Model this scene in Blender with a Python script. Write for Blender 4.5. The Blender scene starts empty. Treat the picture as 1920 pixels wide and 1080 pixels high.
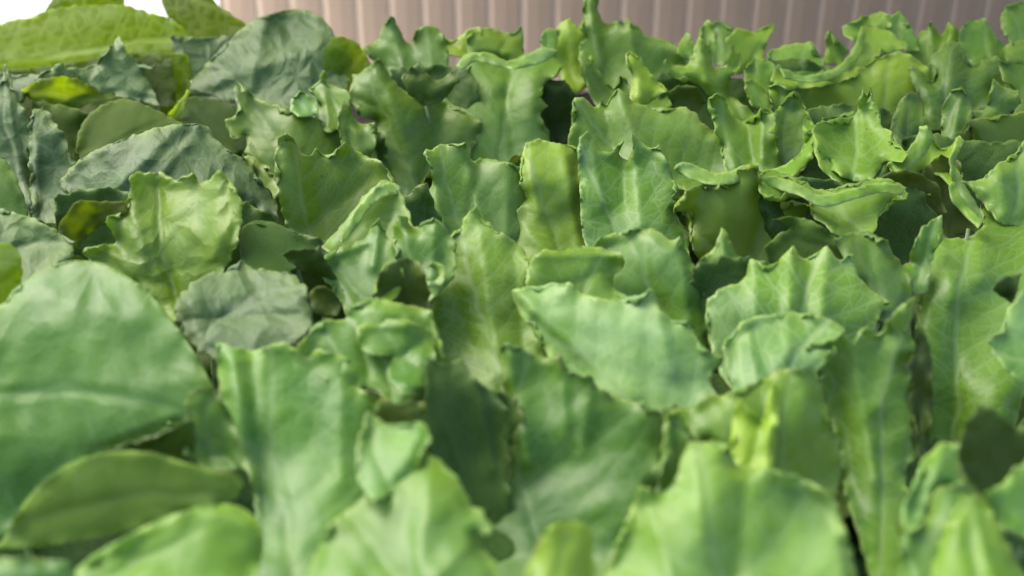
import bpy, math, random
import numpy as np
from mathutils import Vector, Matrix
from mathutils.geometry import delaunay_2d_cdt

C = bpy.context.scene
COL = C.collection
# ---------------------------------------------------------------- camera, world, light
F = 2059.0                      # focal length in pixels of the 1920 px wide photograph
PITCH = math.radians(27.3)
CAM = np.array([0.0, 0.0, 0.51])
cd = bpy.data.cameras.new('camera'); cam = bpy.data.objects.new('camera', cd); COL.objects.link(cam)
cam.location = CAM; cam.rotation_euler = (math.radians(90) - PITCH, 0, 0)
cd.lens = 36 * F / 1920; cd.sensor_width = 36; cd.clip_start = .01; cd.clip_end = 300
cd.dof.use_dof = True; cd.dof.focus_distance = 0.86; cd.dof.aperture_fstop = 4.5
C.camera = cam
W = bpy.data.worlds.new("World"); C.world = W; W.use_nodes = True
wn = W.node_tree.nodes; wl = W.node_tree.links
SUN_EL, SUN_AZ = math.radians(50), math.radians(-50)     # azimuth from +Y (away from camera) towards +X
sky = wn.new('ShaderNodeTexSky'); sky.sky_type = 'NISHITA'; sky.sun_disc = False
sky.sun_elevation = SUN_EL; sky.sun_rotation = SUN_AZ
sky.air_density = 1.0; sky.dust_density = 3.5; sky.ozone_density = 1.0
wl.new(sky.outputs[0], wn['Background'].inputs[0]); wn['Background'].inputs[1].default_value = 0.145
sd = bpy.data.lights.new('sun', 'SUN'); sd.energy = 1.5; sd.angle = math.radians(45); sd.color = (1, .95, .88)
so = bpy.data.objects.new('sun', sd); COL.objects.link(so)
sdir = Vector((math.sin(SUN_AZ) * math.cos(SUN_EL), math.cos(SUN_AZ) * math.cos(SUN_EL), math.sin(SUN_EL)))
so.rotation_euler = sdir.to_track_quat('Z', 'Y').to_euler(); so.location = (-2, 2, 3)
C.view_settings.view_transform = 'Standard'; C.view_settings.look = 'None'
C.view_settings.gamma = 1; C.view_settings.exposure = 1.22
C.cycles.max_bounces = 8; C.cycles.transmission_bounces = 6; C.cycles.diffuse_bounces = 5
C.cycles.use_denoising = True

RX = np.array([1.0, 0, 0]); FW = np.array([0, math.cos(PITCH), -math.sin(PITCH)]); UP = np.array([0, math.sin(PITCH), math.cos(PITCH)])
def depth_of(y): return 673.3 / (y + 522.0)      # distance of the leaf tips of the bed seen at height y
def world_pt(x, y, d):
    x = np.asarray(x, float); y = np.asarray(y, float); d = np.asarray(d, float)
    return CAM + (d * (x - 960) / F)[..., None] * RX - (d * (y - 540) / F)[..., None] * UP + d[..., None] * FW

# ---------------------------------------------------------------- materials
class G:
    def __init__(s, name):
        s.m = bpy.data.materials.new(name); s.m.use_nodes = True
        s.t = s.m.node_tree; s.n = s.t.nodes; s.n.clear()
    def node(s, typ, ins=None, **kw):
        n = s.n.new(typ)
        for k, v in kw.items(): setattr(n, k, v)
        for k, v in (ins or {}).items():
            if hasattr(v, 'is_output') or isinstance(v, bpy.types.NodeSocket): s.t.links.new(v, n.inputs[k])
            else: n.inputs[k].default_value = v
        return n
    def M(s, op, a, b=0.0, c=0.0, clamp=False):
        return s.node('ShaderNodeMath', {0: a, 1: b, 2: c}, operation=op, use_clamp=clamp).outputs[0]
    def step(s, x, lo, hi, a=0.0, b=1.0):
        return s.node('ShaderNodeMapRange', {0: x, 1: lo, 2: hi, 3: a, 4: b}, interpolation_type='SMOOTHSTEP').outputs[0]
    def mix(s, f, a, b, mode='MIX'):
        n = s.node('ShaderNodeMix', {0: f}, data_type='RGBA', blend_type=mode)
        for i, v in ((6, a), (7, b)):
            if isinstance(v, bpy.types.NodeSocket): s.t.links.new(v, n.inputs[i])
            else: n.inputs[i].default_value = v
        return n.outputs[2]
def rgb(r, g, b): return (r, g, b, 1)

def leaf_material(name, dark, light, yellow, veincol, lat=.017, cell=95, pucker=.35, veinamt=.55, rough=.40, trans=.38, tcol=(.30, .45, .03), sheen=.15, slope=.85, laterals=.6, bump=.00085, spec=.5, bloom_sheen=.2, vw=1.0, edgeamt=.5):
    g = G(name)
    uv = g.node('ShaderNodeUVMap', uv_map='leaf').outputs[0]
    nz = g.node('ShaderNodeTexNoise', {'Vector': uv, 'Scale': 22.0, 'Detail': 2.0})
    off = g.node('ShaderNodeVectorMath', {0: nz.outputs['Color'], 1: (.5, .5, .5)}, operation='SUBTRACT').outputs[0]
    off = g.node('ShaderNodeVectorMath', {0: off, 'Scale': .016}, operation='SCALE').outputs[0]
    p = g.node('ShaderNodeVectorMath', {0: uv, 1: off}, operation='ADD').outputs[0]
    sp = g.node('ShaderNodeSeparateXYZ', {0: p})
    u, v = sp.outputs[0], sp.outputs[1]
    au = g.M('ABSOLUTE', u)
    side = g.M('MULTIPLY', g.M('SIGN', u), lat * .23)
    s_ = g.M('DIVIDE', g.M('ADD', g.M('SUBTRACT', v, g.M('MULTIPLY', g.M('POWER', au, 1.15), slope * 1.35)), side), lat)
    fr = g.M('ABSOLUTE', g.M('SUBTRACT', g.M('FRACT', s_), .5))
    l1 = g.step(fr, .03, .085, 1, 0); l1w = g.step(fr, 0, .45, 1, 0)
    mid = g.step(au, .0007 * vw, .0024 * vw, 1, 0)
    vo = g.node('ShaderNodeTexVoronoi', {'Vector': p, 'Scale': float(cell)}, feature='DISTANCE_TO_EDGE').outputs['Distance']
    vf = g.node('ShaderNodeTexVoronoi', {'Vector': p, 'Scale': cell * 3.1}, feature='DISTANCE_TO_EDGE').outputs['Distance']
    l2 = g.step(vo, .015 * vw, .07 * vw, 1, 0); l3 = g.step(vf, .02, .10, 1, 0)
    vein = g.M('MAXIMUM', g.M('MAXIMUM', mid, g.M('MULTIPLY', l1, laterals)), g.M('MAXIMUM', g.M('MULTIPLY', l2, .55), g.M('MULTIPLY', l3, .22)))
    big = g.node('ShaderNodeTexNoise', {'Vector': uv, 'Scale': 28.0, 'Detail': 3.0, 'Roughness': .6}).outputs[0]
    fine = g.node('ShaderNodeTexNoise', {'Vector': uv, 'Scale': 700.0, 'Detail': 2.0}).outputs[0]
    oi = g.node('ShaderNodeObjectInfo'); oc = g.node('ShaderNodeSeparateColor', {0: oi.outputs['Color']})
    yel, bri, vn = oc.outputs[0], oc.outputs[1], oc.outputs[2]
    edge = g.node('ShaderNodeAttribute', attribute_name='edge').outputs['Fac']
    col = g.mix(g.step(big, .32, .68), rgb(*dark), rgb(*light))
    col = g.mix(g.M('MULTIPLY', yel, g.step(big, .15, .6, .6, 1)), col, rgb(*yellow))
    col = g.mix(g.M('MULTIPLY', g.M('MULTIPLY', vein, vn), veinamt), col, rgb(*veincol))
    blm = g.node('ShaderNodeTexNoise', {'Vector': uv, 'Scale': 13.0, 'Detail': 4.0, 'Roughness': .55}).outputs[0]
    col = g.mix(g.M('MULTIPLY', g.M('SUBTRACT', 1.0, g.M('MULTIPLY', yel, .7)), g.step(blm, .42, .66, 0, bloom_sheen)), col, rgb(.24, .37, .20))  # pale patches: wax bloom plus sky sheen painted into the colour
    rim = g.node('ShaderNodeAttribute', attribute_name='rim').outputs['Fac']
    col = g.mix(g.M('MULTIPLY', rim, edgeamt * .95), col, rgb(.24, .36, .012))
    col = g.mix(g.M('MULTIPLY', edge, edgeamt * .8), col, rgb(.42, .54, .16))
    wear = g.node('ShaderNodeTexNoise', {'Vector': uv, 'Scale': 55.0, 'Detail': 3.0}).outputs[0]
    col = g.mix(g.M('MULTIPLY', g.M('MAXIMUM', edge, g.M('MULTIPLY', rim, .35)), g.step(wear, .60, .72, 0, .8)), col, rgb(.20, .14, .06))
    col = g.mix(g.M('MULTIPLY', g.step(fine, .35, .75), .16), col, rgb(.30, .42, .20))
    spk = g.node('ShaderNodeTexVoronoi', {'Vector': uv, 'Scale': 34.0}).outputs['Distance']
    col = g.mix(g.step(spk, .022, .035, .75, 0), col, rgb(.03, .025, .012))
    br = g.node('ShaderNodeCombineXYZ', {0: bri, 1: bri, 2: bri}).outputs[0]
    col = g.mix(1.0, col, br, 'MULTIPLY')  # per-leaf tone; low values also put the dark gaps' shade into the colour
    # relief: cells puff up between sunken veins
    h = g.M('ADD', g.M('MULTIPLY', g.step(vo, 0, .5), pucker), g.M('MULTIPLY', g.step(vf, 0, .3), pucker * .06))
    h = g.M('SUBTRACT', h, g.M('MULTIPLY', l1w, laterals * .55))
    h = g.M('SUBTRACT', h, g.M('MULTIPLY', g.step(au, 0, .006, 1, 0), .6))
    h = g.M('ADD', h, g.M('MULTIPLY', fine, .05))
    h = g.M('ADD', h, g.M('MULTIPLY', big, .25))
    bp = g.node('ShaderNodeBump', {'Height': h, 'Distance': bump, 'Strength': 1.0}).outputs[0]
    rr = g.M('ADD', g.M('MULTIPLY', big, .18), rough - .09)
    pr = g.node('ShaderNodeBsdfPrincipled', {'Base Color': col, 'Roughness': rr, 'Normal': bp})
    pr.inputs['Specular IOR Level'].default_value = spec
    pr.inputs['Sheen Weight'].default_value = sheen; pr.inputs['Sheen Roughness'].default_value = .45
    tc = g.mix(g.M('MULTIPLY', vein, .35 if vw == 1 else .5), rgb(*tcol), rgb(tcol[0] * .8, tcol[1] * .85, tcol[2] * 2) if vw == 1 else rgb(.75, .85, .32))
    tc = g.mix(1.0, tc, br, 'MULTIPLY')
    tr = g.node('ShaderNodeBsdfTranslucent', {'Color': tc, 'Normal': bp})
    ms = g.node('ShaderNodeMixShader', {0: trans, 1: pr.outputs[0], 2: tr.outputs[0]})
    g.node('ShaderNodeOutputMaterial', {0: ms.outputs[0]})
    return g.m

MAT = {
 'bli': leaf_material('blistered_light_leaf', (.06, .19, .012), (.12, .26, .02), (.24, .36, .008), (.35, .46, .15), cell=58, pucker=1.0, veinamt=.5, rough=.45, spec=.45, trans=.42, tcol=(.36, .50, .02), sheen=0, bump=.0016),
 'smo': leaf_material('smooth_leaf', (.04, .125, .015), (.08, .18, .025), (.15, .21, .02), (.20, .28, .10), lat=.02, cell=60, pucker=.12, veinamt=.5, rough=.65, spec=.08, trans=.3, laterals=.5, bump=.0006, sheen=0, bloom_sheen=0, edgeamt=.2),
 'let': leaf_material('lettuce_leaf', (.045, .17, .007), (.10, .255, .012), (.25, .37, .006), (.30, .42, .17), trans=.30, tcol=(.38, .52, .006), rough=.42, spec=.38, veinamt=.7, bump=.0007, pucker=.3, sheen=.0, bloom_sheen=.16),
 'gla': leaf_material('bloom_sheen_lettuce_leaf', (.045, .17, .007), (.10, .255, .012), (.25, .37, .006), (.30, .42, .17), trans=.22, tcol=(.38, .52, .006), rough=.46, spec=.4, veinamt=.7, bump=.0007, pucker=.3, sheen=.0, bloom_sheen=.36),  # lettuce copy with more bloom and painted sky sheen
 'bed': leaf_material('inner_shade_lettuce_leaf', (.03, .095, .006), (.055, .135, .010), (.14, .19, .006), (.12, .22, .05), trans=.14, spec=.25, rough=.55, sheen=0, edgeamt=.15, bloom_sheen=0),  # darker lettuce copy: shade of the hollows is put into its colour
 'mel': leaf_material('veined_leaf', (.03, .11, .004), (.07, .16, .005), (.16, .26, .002), (.36, .48, .14), lat=.03, cell=72, pucker=.5, veinamt=.9, rough=.5, spec=.2, sheen=0, trans=.76, tcol=(.56, .70, .0005), vw=2.2, bloom_sheen=.0, slope=.55, bump=.001),
 'gre': leaf_material('grey_green_leaf', (.04, .105, .016), (.10, .175, .045), (.13, .2, .03), (.30, .36, .20), lat=.03, cell=50, pucker=1.2, veinamt=.55, rough=.55, trans=.25, sheen=0, bump=.0019, spec=.35, edgeamt=.3, bloom_sheen=.1),
 'glo': leaf_material('glossy_leaf', (.03, .13, .012), (.07, .20, .025), (.16, .29, .02), (.2, .33, .15), lat=.03, cell=45, pucker=.8, veinamt=.4, rough=.40, bloom_sheen=.05, sheen=0, edgeamt=.3, trans=.3, slope=.6, bump=.0009, spec=.32),
}
def simple(name, col, rough=.8, noise=None, bumpd=0):
    g = G(name); tc = g.node('ShaderNodeTexCoord').outputs['Object']
    c = rgb(*col); nrm = None
    if noise:
        n = g.node('ShaderNodeTexNoise', {'Vector': tc, 'Scale': noise, 'Detail': 6.0}).outputs[0]
        c = g.mix(g.step(n, .3, .7), rgb(*[k * .65 for k in col]), rgb(*[min(1, k * 1.25) for k in col]))
        if bumpd: nrm = g.node('ShaderNodeBump', {'Height': n, 'Distance': bumpd}).outputs[0]
    pr = g.node('ShaderNodeBsdfPrincipled', {'Base Color': c, 'Roughness': rough})
    if nrm: g.t.links.new(nrm, pr.inputs['Normal'])
    g.node('ShaderNodeOutputMaterial', {0: pr.outputs[0]})
    return g.m
M_soil = simple('dark_soil', (.035, .025, .017), .95, 60, .01)
M_ground = simple('pale_ground', (.78, .76, .74), .9, 3, 0)
M_stalk = simple('pale_stalk', (.22, .32, .12), .5, 40, .0005)

def mesh_obj(name, verts, faces, mat, parent=None, smooth=True):
    me = bpy.data.meshes.new(name); me.from_pydata([tuple(v) for v in verts], [], faces); me.update()
    if smooth: me.polygons.foreach_set('use_smooth', [True] * len(me.polygons))
    me.materials.append(mat)
    o = bpy.data.objects.new(name, me); COL.objects.link(o)
    if parent: o.parent = parent
    return o

# ---------------------------------------------------------------- setting
def box(x0, x1, y0, y1, z0, z1):
    v = [(x, y, z) for z in (z0, z1) for y in (y0, y1) for x in (x0, x1)]
    return v, [(0, 2, 3, 1), (4, 5, 7, 6), (0, 1, 5, 4), (2, 6, 7, 3), (0, 4, 6, 2), (1, 3, 7, 5)]
g_ = mesh_obj('ground', [(-40, -20, -.05), (40, -20, -.05), (40, 60, -.05), (-40, 60, -.05)], [(0, 1, 2, 3)], M_ground, smooth=False); g_['kind'] = 'structure'
rng = np.random.default_rng(5)
NX, NY = 90, 60
xs = np.linspace(-1.5, 1.5, NX); ys = np.linspace(-.1, 1.66, NY)
sv = [(x, y, .012 * math.sin(x * 19 + y * 7) + rng.normal() * .005 - (.06 if i in (0, NX - 1) or j in (0, NY - 1) else 0)) for j, y in enumerate(ys) for i, x in enumerate(xs)]
sf = [(j * NX + i, j * NX + i + 1, (j + 1) * NX + i + 1, (j + 1) * NX + i) for j in range(NY - 1) for i in range(NX - 1)]
s_ = mesh_obj('soil', sv, sf, M_soil); s_['kind'] = 'structure'

# ribbed wall behind the bed: shallow broad pans between narrow raised ribs
def sheet_material(name, c1, c2, tr, tfac):
    g = G(name)
    tcn = g.node('ShaderNodeTexCoord').outputs['Object']
    st = g.node('ShaderNodeMapping', {0: tcn, 3: (9, 9, .8)}).outputs[0]
    n1 = g.node('ShaderNodeTexNoise', {'Vector': st, 'Scale': 2.0, 'Detail': 5.0}).outputs[0]
    c_ = g.mix(g.step(n1, .25, .75), rgb(*c1), rgb(*c2))
    pr = g.node('ShaderNodeBsdfPrincipled', {'Base Color': c_, 'Roughness': .5})
    tl = g.node('ShaderNodeBsdfTranslucent', {'Color': rgb(*tr)})
    ms = g.node('ShaderNodeMixShader', {0: tfac, 1: pr.outputs[0], 2: tl.outputs[0]})
    g.node('ShaderNodeOutputMaterial', {0: ms.outputs[0]})
    return g.m
M_pan = sheet_material('translucent_sheet', (.25, .195, .145), (.34, .27, .205), (.60, .475, .37), .62)
M_rib = sheet_material('translucent_rib', (.33, .265, .205), (.42, .34, .265), (.72, .585, .47), .62)
WY = 1.72; PW = .0515; X_LEFT = -.455; NR = 60
wall = bpy.data.objects.new('corrugated_wall', None); COL.objects.link(wall); wall.location = (X_LEFT, WY, -.05)
wall['label'] = 'pinkish brown ribbed translucent wall standing behind all the leaves'; wall['category'] = 'wall'
pan0 = mesh_obj('pan', [(.015, 0, 0), (.033, .0015, 0), (PW, 0, 0), (.015, 0, 2.1), (.033, .0015, 2.1), (PW, 0, 2.1)], [(0, 1, 4, 3), (1, 2, 5, 4)], M_pan, wall, smooth=False)
prof = [(0, 0), (.002, -.001), (.0045, -.0025), (.0075, -.003), (.0105, -.0025), (.013, -.001), (.015, 0)]
m_ = len(prof)
rib0 = mesh_obj('rib', [(x, y, z) for z in (0, 2.1) for (x, y) in prof], [(i, i + 1, m_ + i + 1, m_ + i) for i in range(m_ - 1)], M_rib, wall)
for k in range(1, NR):
    for src in (rib0, pan0):
        o_ = src.copy(); COL.objects.link(o_); o_.location = (k * PW, 0, 0)
v_, f_ = box(-.42, 3.4, 2.2, 2.24, 0, 1.09)  # unseen board, added behind the wall to shade its right part
mesh_obj('added_shade_board', v_, f_, simple('dark_shade_board', (.06, .055, .05), .8), wall, smooth=False)
v_, f_ = box(-.42, 3.4, .02, 2.196, 1.05, 1.09)  # unseen overhead sheet, added to keep sun off the wall's right part
mesh_obj('added_shade_sheet', v_, f_, simple('grey_shade_sheet', (.3, .29, .28), .7), wall, smooth=False)

# ---------------------------------------------------------------- plants
PL = {}
def plant(key, name, label, cat, group):
    o = bpy.data.objects.new(name, None); COL.objects.link(o); o.empty_display_size = .03
    o['label'] = label; o['category'] = cat
    if group: o['group'] = group
    PL[key] = dict(o=o, leaves=[], bases=[])
plants = [
 ('A', 'vine_plant', 'large backlit yellow green leaves with pale net veins at the back left corner', 'plant', 'broad leaved plants on the left'),
 ('B', 'savoy_plant', 'plant with a big blistered grey green leaf standing against the ribbed wall', 'plant', 'broad leaved plants on the left'),
 ('C', 'vine_plant', 'plant with upright toothed pointed leaves and pale midribs at the left edge', 'plant', 'broad leaved plants on the left'),
 ('D', 'savoy_plant', 'plant with a bright jagged leaf in front of dark crinkled leaves, left of centre', 'plant', 'broad leaved plants on the left'),
 ('E', 'savoy_plant', 'plant with a huge rounded glossy blurred leaf in the front left corner', 'plant', 'broad leaved plants on the left'),
 ('F', 'lettuce', 'olive lettuce with curled tips right beside the blistered grey green leaf', 'lettuce', 'lettuces in the bed'),
 ('G', 'lettuce', 'lettuce with a tall pale rounded leaf bent over at its top, back centre', 'lettuce', 'lettuces in the bed'),
 ('H', 'lettuce', 'lettuce touching the ribbed wall with one thin leaf rising out of the picture', 'lettuce', 'lettuces in the bed'),
 ('I', 'lettuce', 'yellow green lettuce with a broad rolled leaf at the back right of the bed', 'lettuce', 'lettuces in the bed'),
 ('J', 'lettuce', 'dusky green lettuce with rounded lobes at the far right back corner', 'lettuce', 'lettuces in the bed'),
 ('K', 'lettuce', 'lettuce with strongly waved bright rims around dark hollows, right of centre', 'lettuce', 'lettuces in the bed'),
 ('N', 'lettuce', 'lettuce with a yellow lobed leaf and beige folded leaves, left of centre', 'lettuce', 'lettuces in the bed'),
 ('O', 'lettuce', 'central lettuce of upright pale leaves side by side below the tall bent leaf', 'lettuce', 'lettuces in the bed'),
 ('P', 'lettuce', 'lettuce with large light shiny leaves in the very middle of the bed', 'lettuce', 'lettuces in the bed'),
 ('Q', 'lettuce', 'lettuce with a saw toothed leaf crossed by dark veins, right of the middle', 'lettuce', 'lettuces in the bed'),
 ('R', 'lettuce', 'lettuce with a long leaf, bright above and deep green below, at the right edge', 'lettuce', 'lettuces in the bed'),
 ('S', 'lettuce', 'blurred lettuce with a wide frosted leaf next to the huge glossy leaf', 'lettuce', 'lettuces in the bed'),
 ('T', 'lettuce', 'blurred lettuce with dark green spiked leaves at the bottom centre', 'lettuce', 'lettuces in the bed'),
 ('U', 'lettuce', 'blurred pale lettuce with a yellow upright tab at the bottom right', 'lettuce', 'lettuces in the bed'),
 ('V', 'lettuce', 'blurred lettuce with curled leaves round a black gap in the bottom right corner', 'lettuce', 'lettuces in the bed'),
]
for p_ in plants: plant(*p_)

def smooth_outline(P, step=4.0):
    P = np.array(P, float); n = len(P); out = []
    area = np.sum(P[:, 0] * np.roll(P[:, 1], -1) - np.roll(P[:, 0], -1) * P[:, 1]); sg = 1 if area > 0 else -1
    sharp = np.ones(n)
    for i in range(n):
        a = P[i] - P[i - 1]; b = P[(i + 1) % n] - P[i]
        ang = math.atan2(a[0] * b[1] - a[1] * b[0], a @ b) * sg
        if ang > math.radians(48): sharp[i] = .22
    for i in range(n):
        p0, p1, p2, p3 = P[i - 1], P[i], P[(i + 1) % n], P[(i + 2) % n]
        L = np.hypot(*(p2 - p1)); k = max(1, int(round(L / step)))
        t = np.linspace(0, 1, k, endpoint=False)[:, None]
        m1 = (p2 - p0) * .5; m2 = (p3 - p1) * .5
        l1 = np.hypot(*m1); l2 = np.hypot(*m2)
        if l1 > L * .9: m1 = m1 / l1 * L * .9
        if l2 > L * .9: m2 = m2 / l2 * L * .9
        m1 = m1 * sharp[i]; m2 = m2 * sharp[(i + 1) % n]
        h = (2 * t**3 - 3 * t**2 + 1) * p1 + (t**3 - 2 * t**2 + t) * m1 + (-2 * t**3 + 3 * t**2) * p2 + (t**3 - t**2) * m2
        out.append(h)
    return np.concatenate(out)

def sines(rs, x, y, wl_, n=6):
    v = 0
    for _ in range(n):
        a = rs.uniform(0, 2 * math.pi); k = 2 * math.pi / (wl_ * rs.uniform(.7, 1.6)); ph = rs.uniform(0, 6.28)
        v = v + np.sin(k * (x * math.cos(a) + y * math.sin(a)) + ph)
    return v / math.sqrt(n)

COUNT = [0]
def leaf(pk, kind, pts, base=None, tip=None, yd=None, tx=0., ty=-.1, cx=0., cy=0., curl=0., ruf=1.0, low=1.0, bend=1.0, roll=1.0, lip=1.0, stalk=True, folds=(), col=(0., 1., .6), tooth=1.0, thick=.0005, label=None):
    """outline in photograph pixels -> a curved, ruffled leaf blade with real size, distance and thickness"""
    COUNT[0] += 1
    rs = np.random.default_rng(100 + COUNT[0])
    P = np.array([float(q) for q in pts.replace(',', ' ').split()]).reshape(-1, 2)
    x0, y0 = P.min(0); x1, y1 = P.max(0)
    if yd is None: yd = y0 + .12 * (y1 - y0)
    D = depth_of(yd)
    ty += rs.uniform(-.12, .15)
    if abs(tx) < .06: tx += rs.uniform(-.28, .28)
    if base is None: base = ((x0 + x1) / 2, y1 - .04 * (y1 - y0))
    if tip is None: tip = tuple(P[np.argmin(P[:, 1])])
    O = smooth_outline(P); n = len(O)
    arc = np.arange(n) * 4.0
    d = np.roll(O, -1, 0) - np.roll(O, 1, 0); nrm = np.stack([d[:, 1], -d[:, 0]], 1) / (np.hypot(d[:, 0], d[:, 1])[:, None] + 1e-6)
    if np.sum(O[:, 0] * np.roll(O[:, 1], -1) - np.roll(O[:, 0], -1) * O[:, 1]) < 0: nrm = -nrm
    per = n * 4.0
    def ring(wl_):
        v = np.zeros(n)
        for _ in range(5):
            k = max(1, round(per / (wl_ * rs.uniform(.7, 1.5)))); v += np.sin(2 * math.pi * k * arc / per + rs.uniform(0, 6.28))
        return v / 2.2
    sc = .6 + .5 * .6 / D                                     # nearer leaves: larger features in pixels
    O = O + nrm * (ring(26 * sc) * 1.1 + ring(11) * .5)[:, None] * tooth * sc
    # small pointed teeth with hollow curves between them, on the free upper margin
    ta = {'let': 4.6, 'gla': 3.6, 'bed': 6, 'mel': 3.0, 'gre': 3.0, 'bli': 4.0, 'smo': .5, 'glo': .8}[kind] * tooth * sc
    free = np.clip((y0 + .72 * (y1 - y0) - O[:, 1]) / (.15 * (y1 - y0) + 1), 0, 1)
    i0 = 0; tz = np.zeros(n)
    while i0 < n - 6:
        ln = int(rs.uniform(18, 46) * sc / 4) + 3; am = rs.uniform(.25, 1.0) * ta
        t_ = np.linspace(0, 1, min(ln, n - i0)); pk_ = rs.uniform(.3, .7)
        tri = np.where(t_ < pk_, t_ / pk_, (1 - t_) / (1 - pk_))
        tz[i0:i0 + len(t_)] = am * tri**2.0; i0 += ln
    O = O + nrm * ((tz - .35 * ta) * free)[:, None]
    # protrusion of every outline point from the smoothed outline
    w = max(3, int(20 * sc)); ker = np.hanning(2 * w + 1); ker /= ker.sum()
    OS = np.stack([np.convolve(np.concatenate([O[-w:, i], O[:, i], O[:w, i]]), ker, 'valid') for i in (0, 1)], 1)
    prot = ((O - OS) * nrm).sum(1)
    ruff = -1.0 * prot + ring(95 * sc) * 5.0 * sc + ring(45 * sc) * 2.0 * sc
    # triangulate
    h = 6.0 if (x1 - x0) * (y1 - y0) < 60000 else 7.5
    gx, gy = np.meshgrid(np.arange(x0 - 2, x1 + 2, h), np.arange(y0 - 2, y1 + 2, h * .87))
    gx = gx + (np.arange(gx.shape[0]) % 2)[:, None] * h * .5
    q = np.stack([gx.ravel(), gy.ravel()], 1) + rs.uniform(-.8, .8, (gx.size, 2))
    ins = np.zeros(len(q), bool)
    A = O; B = np.roll(O, -1, 0)
    for (ax, ay), (bx, by) in zip(A, B):
        c = ((ay > q[:, 1]) != (by > q[:, 1]))
        if c.any(): ins[c] ^= q[c, 0] < (bx - ax) * (q[c, 1] - ay) / (by - ay) + ax
    q = q[ins]
    dist = np.min(np.hypot(q[:, None, 0] - O[None, :, 0], q[:, None, 1] - O[None, :, 1]), axis=1) if len(q) else np.zeros(0)
    q = q[dist > 2.6]
    # a second ring just inside the margin for a clean rim
    V2 = [Vector(v) for v in O] + [Vector(v) for v in q]
    r = delaunay_2d_cdt(V2, [], [list(range(n))], 1, 1e-3)
    V = np.array([tuple(v) for v in r[0]]); Fc = [tuple(f) for f in r[2]]
    dm = np.hypot(V[:, None, 0] - O[None, :, 0], V[:, None, 1] - O[None, :, 1])
    dist = dm.min(1); wgt = 1.0 / (dm**2 + 16.0)**1.6; rv = (wgt * ruff[None]).sum(1) / wgt.sum(1)
    # height field towards / away from the viewer, in pixels at this leaf's distance
    mx, my = (x0 + x1) / 2, (y0 + y1) / 2
    X = V[:, 0] - mx; Y = y0 + .3 * (y1 - y0) - V[:, 1]        # Y up
    SX = max(60., (x1 - x0) / 2); SY = max(60., (y1 - y0) / 2)
    Z = tx * X + ty * Y + cx * SX * (X / SX)**2 + cy * SY * ((V[:, 1] - my) / SY)**2
    yn = (my - V[:, 1]) / SY
    Z = Z + 1.15 * bend * SY * (.30 * yn * np.abs(yn) * 0 + .22 * yn**2 * np.sign(yn) + .16 * yn)
    topd = np.clip((y0 + .35 * (y1 - y0) - V[:, 1]) / (.35 * (y1 - y0)), 0, 1)
    Z = Z + curl * 40 * topd**2
    Z = Z + 1.5 * ruf * rv * np.exp(-dist / (34. * sc))
    Z = Z + low * (sines(rs, V[:, 0], V[:, 1], 210 * sc) * 13 * sc + sines(rs, V[:, 0], V[:, 1], 70 * sc) * 1.3 * sc) * np.clip(dist / (20 * sc), .25, 1)
    rolln = ring(70 * sc) * .6 + .12
    Z = Z + roll * 12 * sc * ((wgt * rolln[None]).sum(1) / wgt.sum(1)) * np.exp(-(dist / (9.0 * sc))**1.2)
    # midrib: a shallow keel
    b = np.array(base, float); t_ = np.array(tip, float); ax_ = t_ - b; Lx = np.hypot(*ax_) + 1e-6; ax_ /= Lx; px_ = np.array([-ax_[1], ax_[0]])
    vv = (V - b) @ ax_; uu = (V - b) @ px_
    uu = uu + .10 * vv * np.sin(vv / Lx * 3.0 + rs.uniform(-1, 1))
    Z = Z + 5 * sc * np.exp(-(np.abs(uu) / (9 * sc))**1.3) * np.clip(1 - vv / Lx, 0, 1)
    for f in folds:                                             # (x0,y0,x1,y1, height px, width px): crease/ridge
        a0 = np.array(f[:2], float); a1 = np.array(f[2:4], float); dd = a1 - a0; LL = (dd @ dd)
        tt = np.clip(((V - a0) @ dd) / LL, 0, 1); dp = np.hypot(*(V - (a0 + tt[:, None] * dd)).T)
        Z = Z - 1.5 * f[4] * np.exp(-(dp / f[5])**1.4)
    # rolled lips: parts of the free margin curl over towards the viewer, with a jagged thin edge
    nb = len(r[0]) and n
    origin = np.full(n, -1)
    for vi, ol in enumerate(r[3]):
        for o_ in ol:
            if o_ < n: origin[o_] = vi
    lipn = ring(110 * sc) + (lip - 1) * 1.2
    lipm = np.clip((lipn - .15) / .8, 0, 1) * free * (1 if lip > 0 else 0)
    rad = (3.5 + 5.0 * np.clip(ring(60 * sc) * .6 + .6, 0, 1.4)) * sc * lipm
    endp = np.radians(105 + 45 * np.clip(ring(18 * sc), -1, 1))
    if lipm.max() > .05 and (origin >= 0).all() and kind in ('let', 'gla', 'bli', 'glo', 'gre'):
        K = 5; Vn = [V]; Zn = [Z]; base_i = len(V)
        ns = np.stack([np.convolve(np.concatenate([nrm[-6:, i], nrm[:, i], nrm[:6, i]]), np.ones(13) / 13, 'valid') for i in (0, 1)], 1)
        for k in range(1, K + 1):
            ph = endp * k / K
            Vn.append(O - ns * (rad * (1 - np.cos(ph)))[:, None]); Zn.append(Z[origin] - rad * np.sin(ph) * 1.3 - .4 * k)
        def vid(k, i): return int(origin[i]) if k == 0 else base_i + (k - 1) * n + i
        for i in range(n):
            j_ = (i + 1) % n
            if rad[i] > .5 and rad[j_] > .5:
                for k in range(K): Fc.append((vid(k, i), vid(k, j_), vid(k + 1, j_), vid(k + 1, i)))
        V = np.concatenate(Vn); Z = np.concatenate(Zn)
        uu = np.concatenate([uu] + [uu[origin]] * K); vv = np.concatenate([vv] + [vv[origin]] * K); dist = np.concatenate([dist] + [np.full(n, 30.0)] * (K - 1) + [np.zeros(n)])
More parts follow.
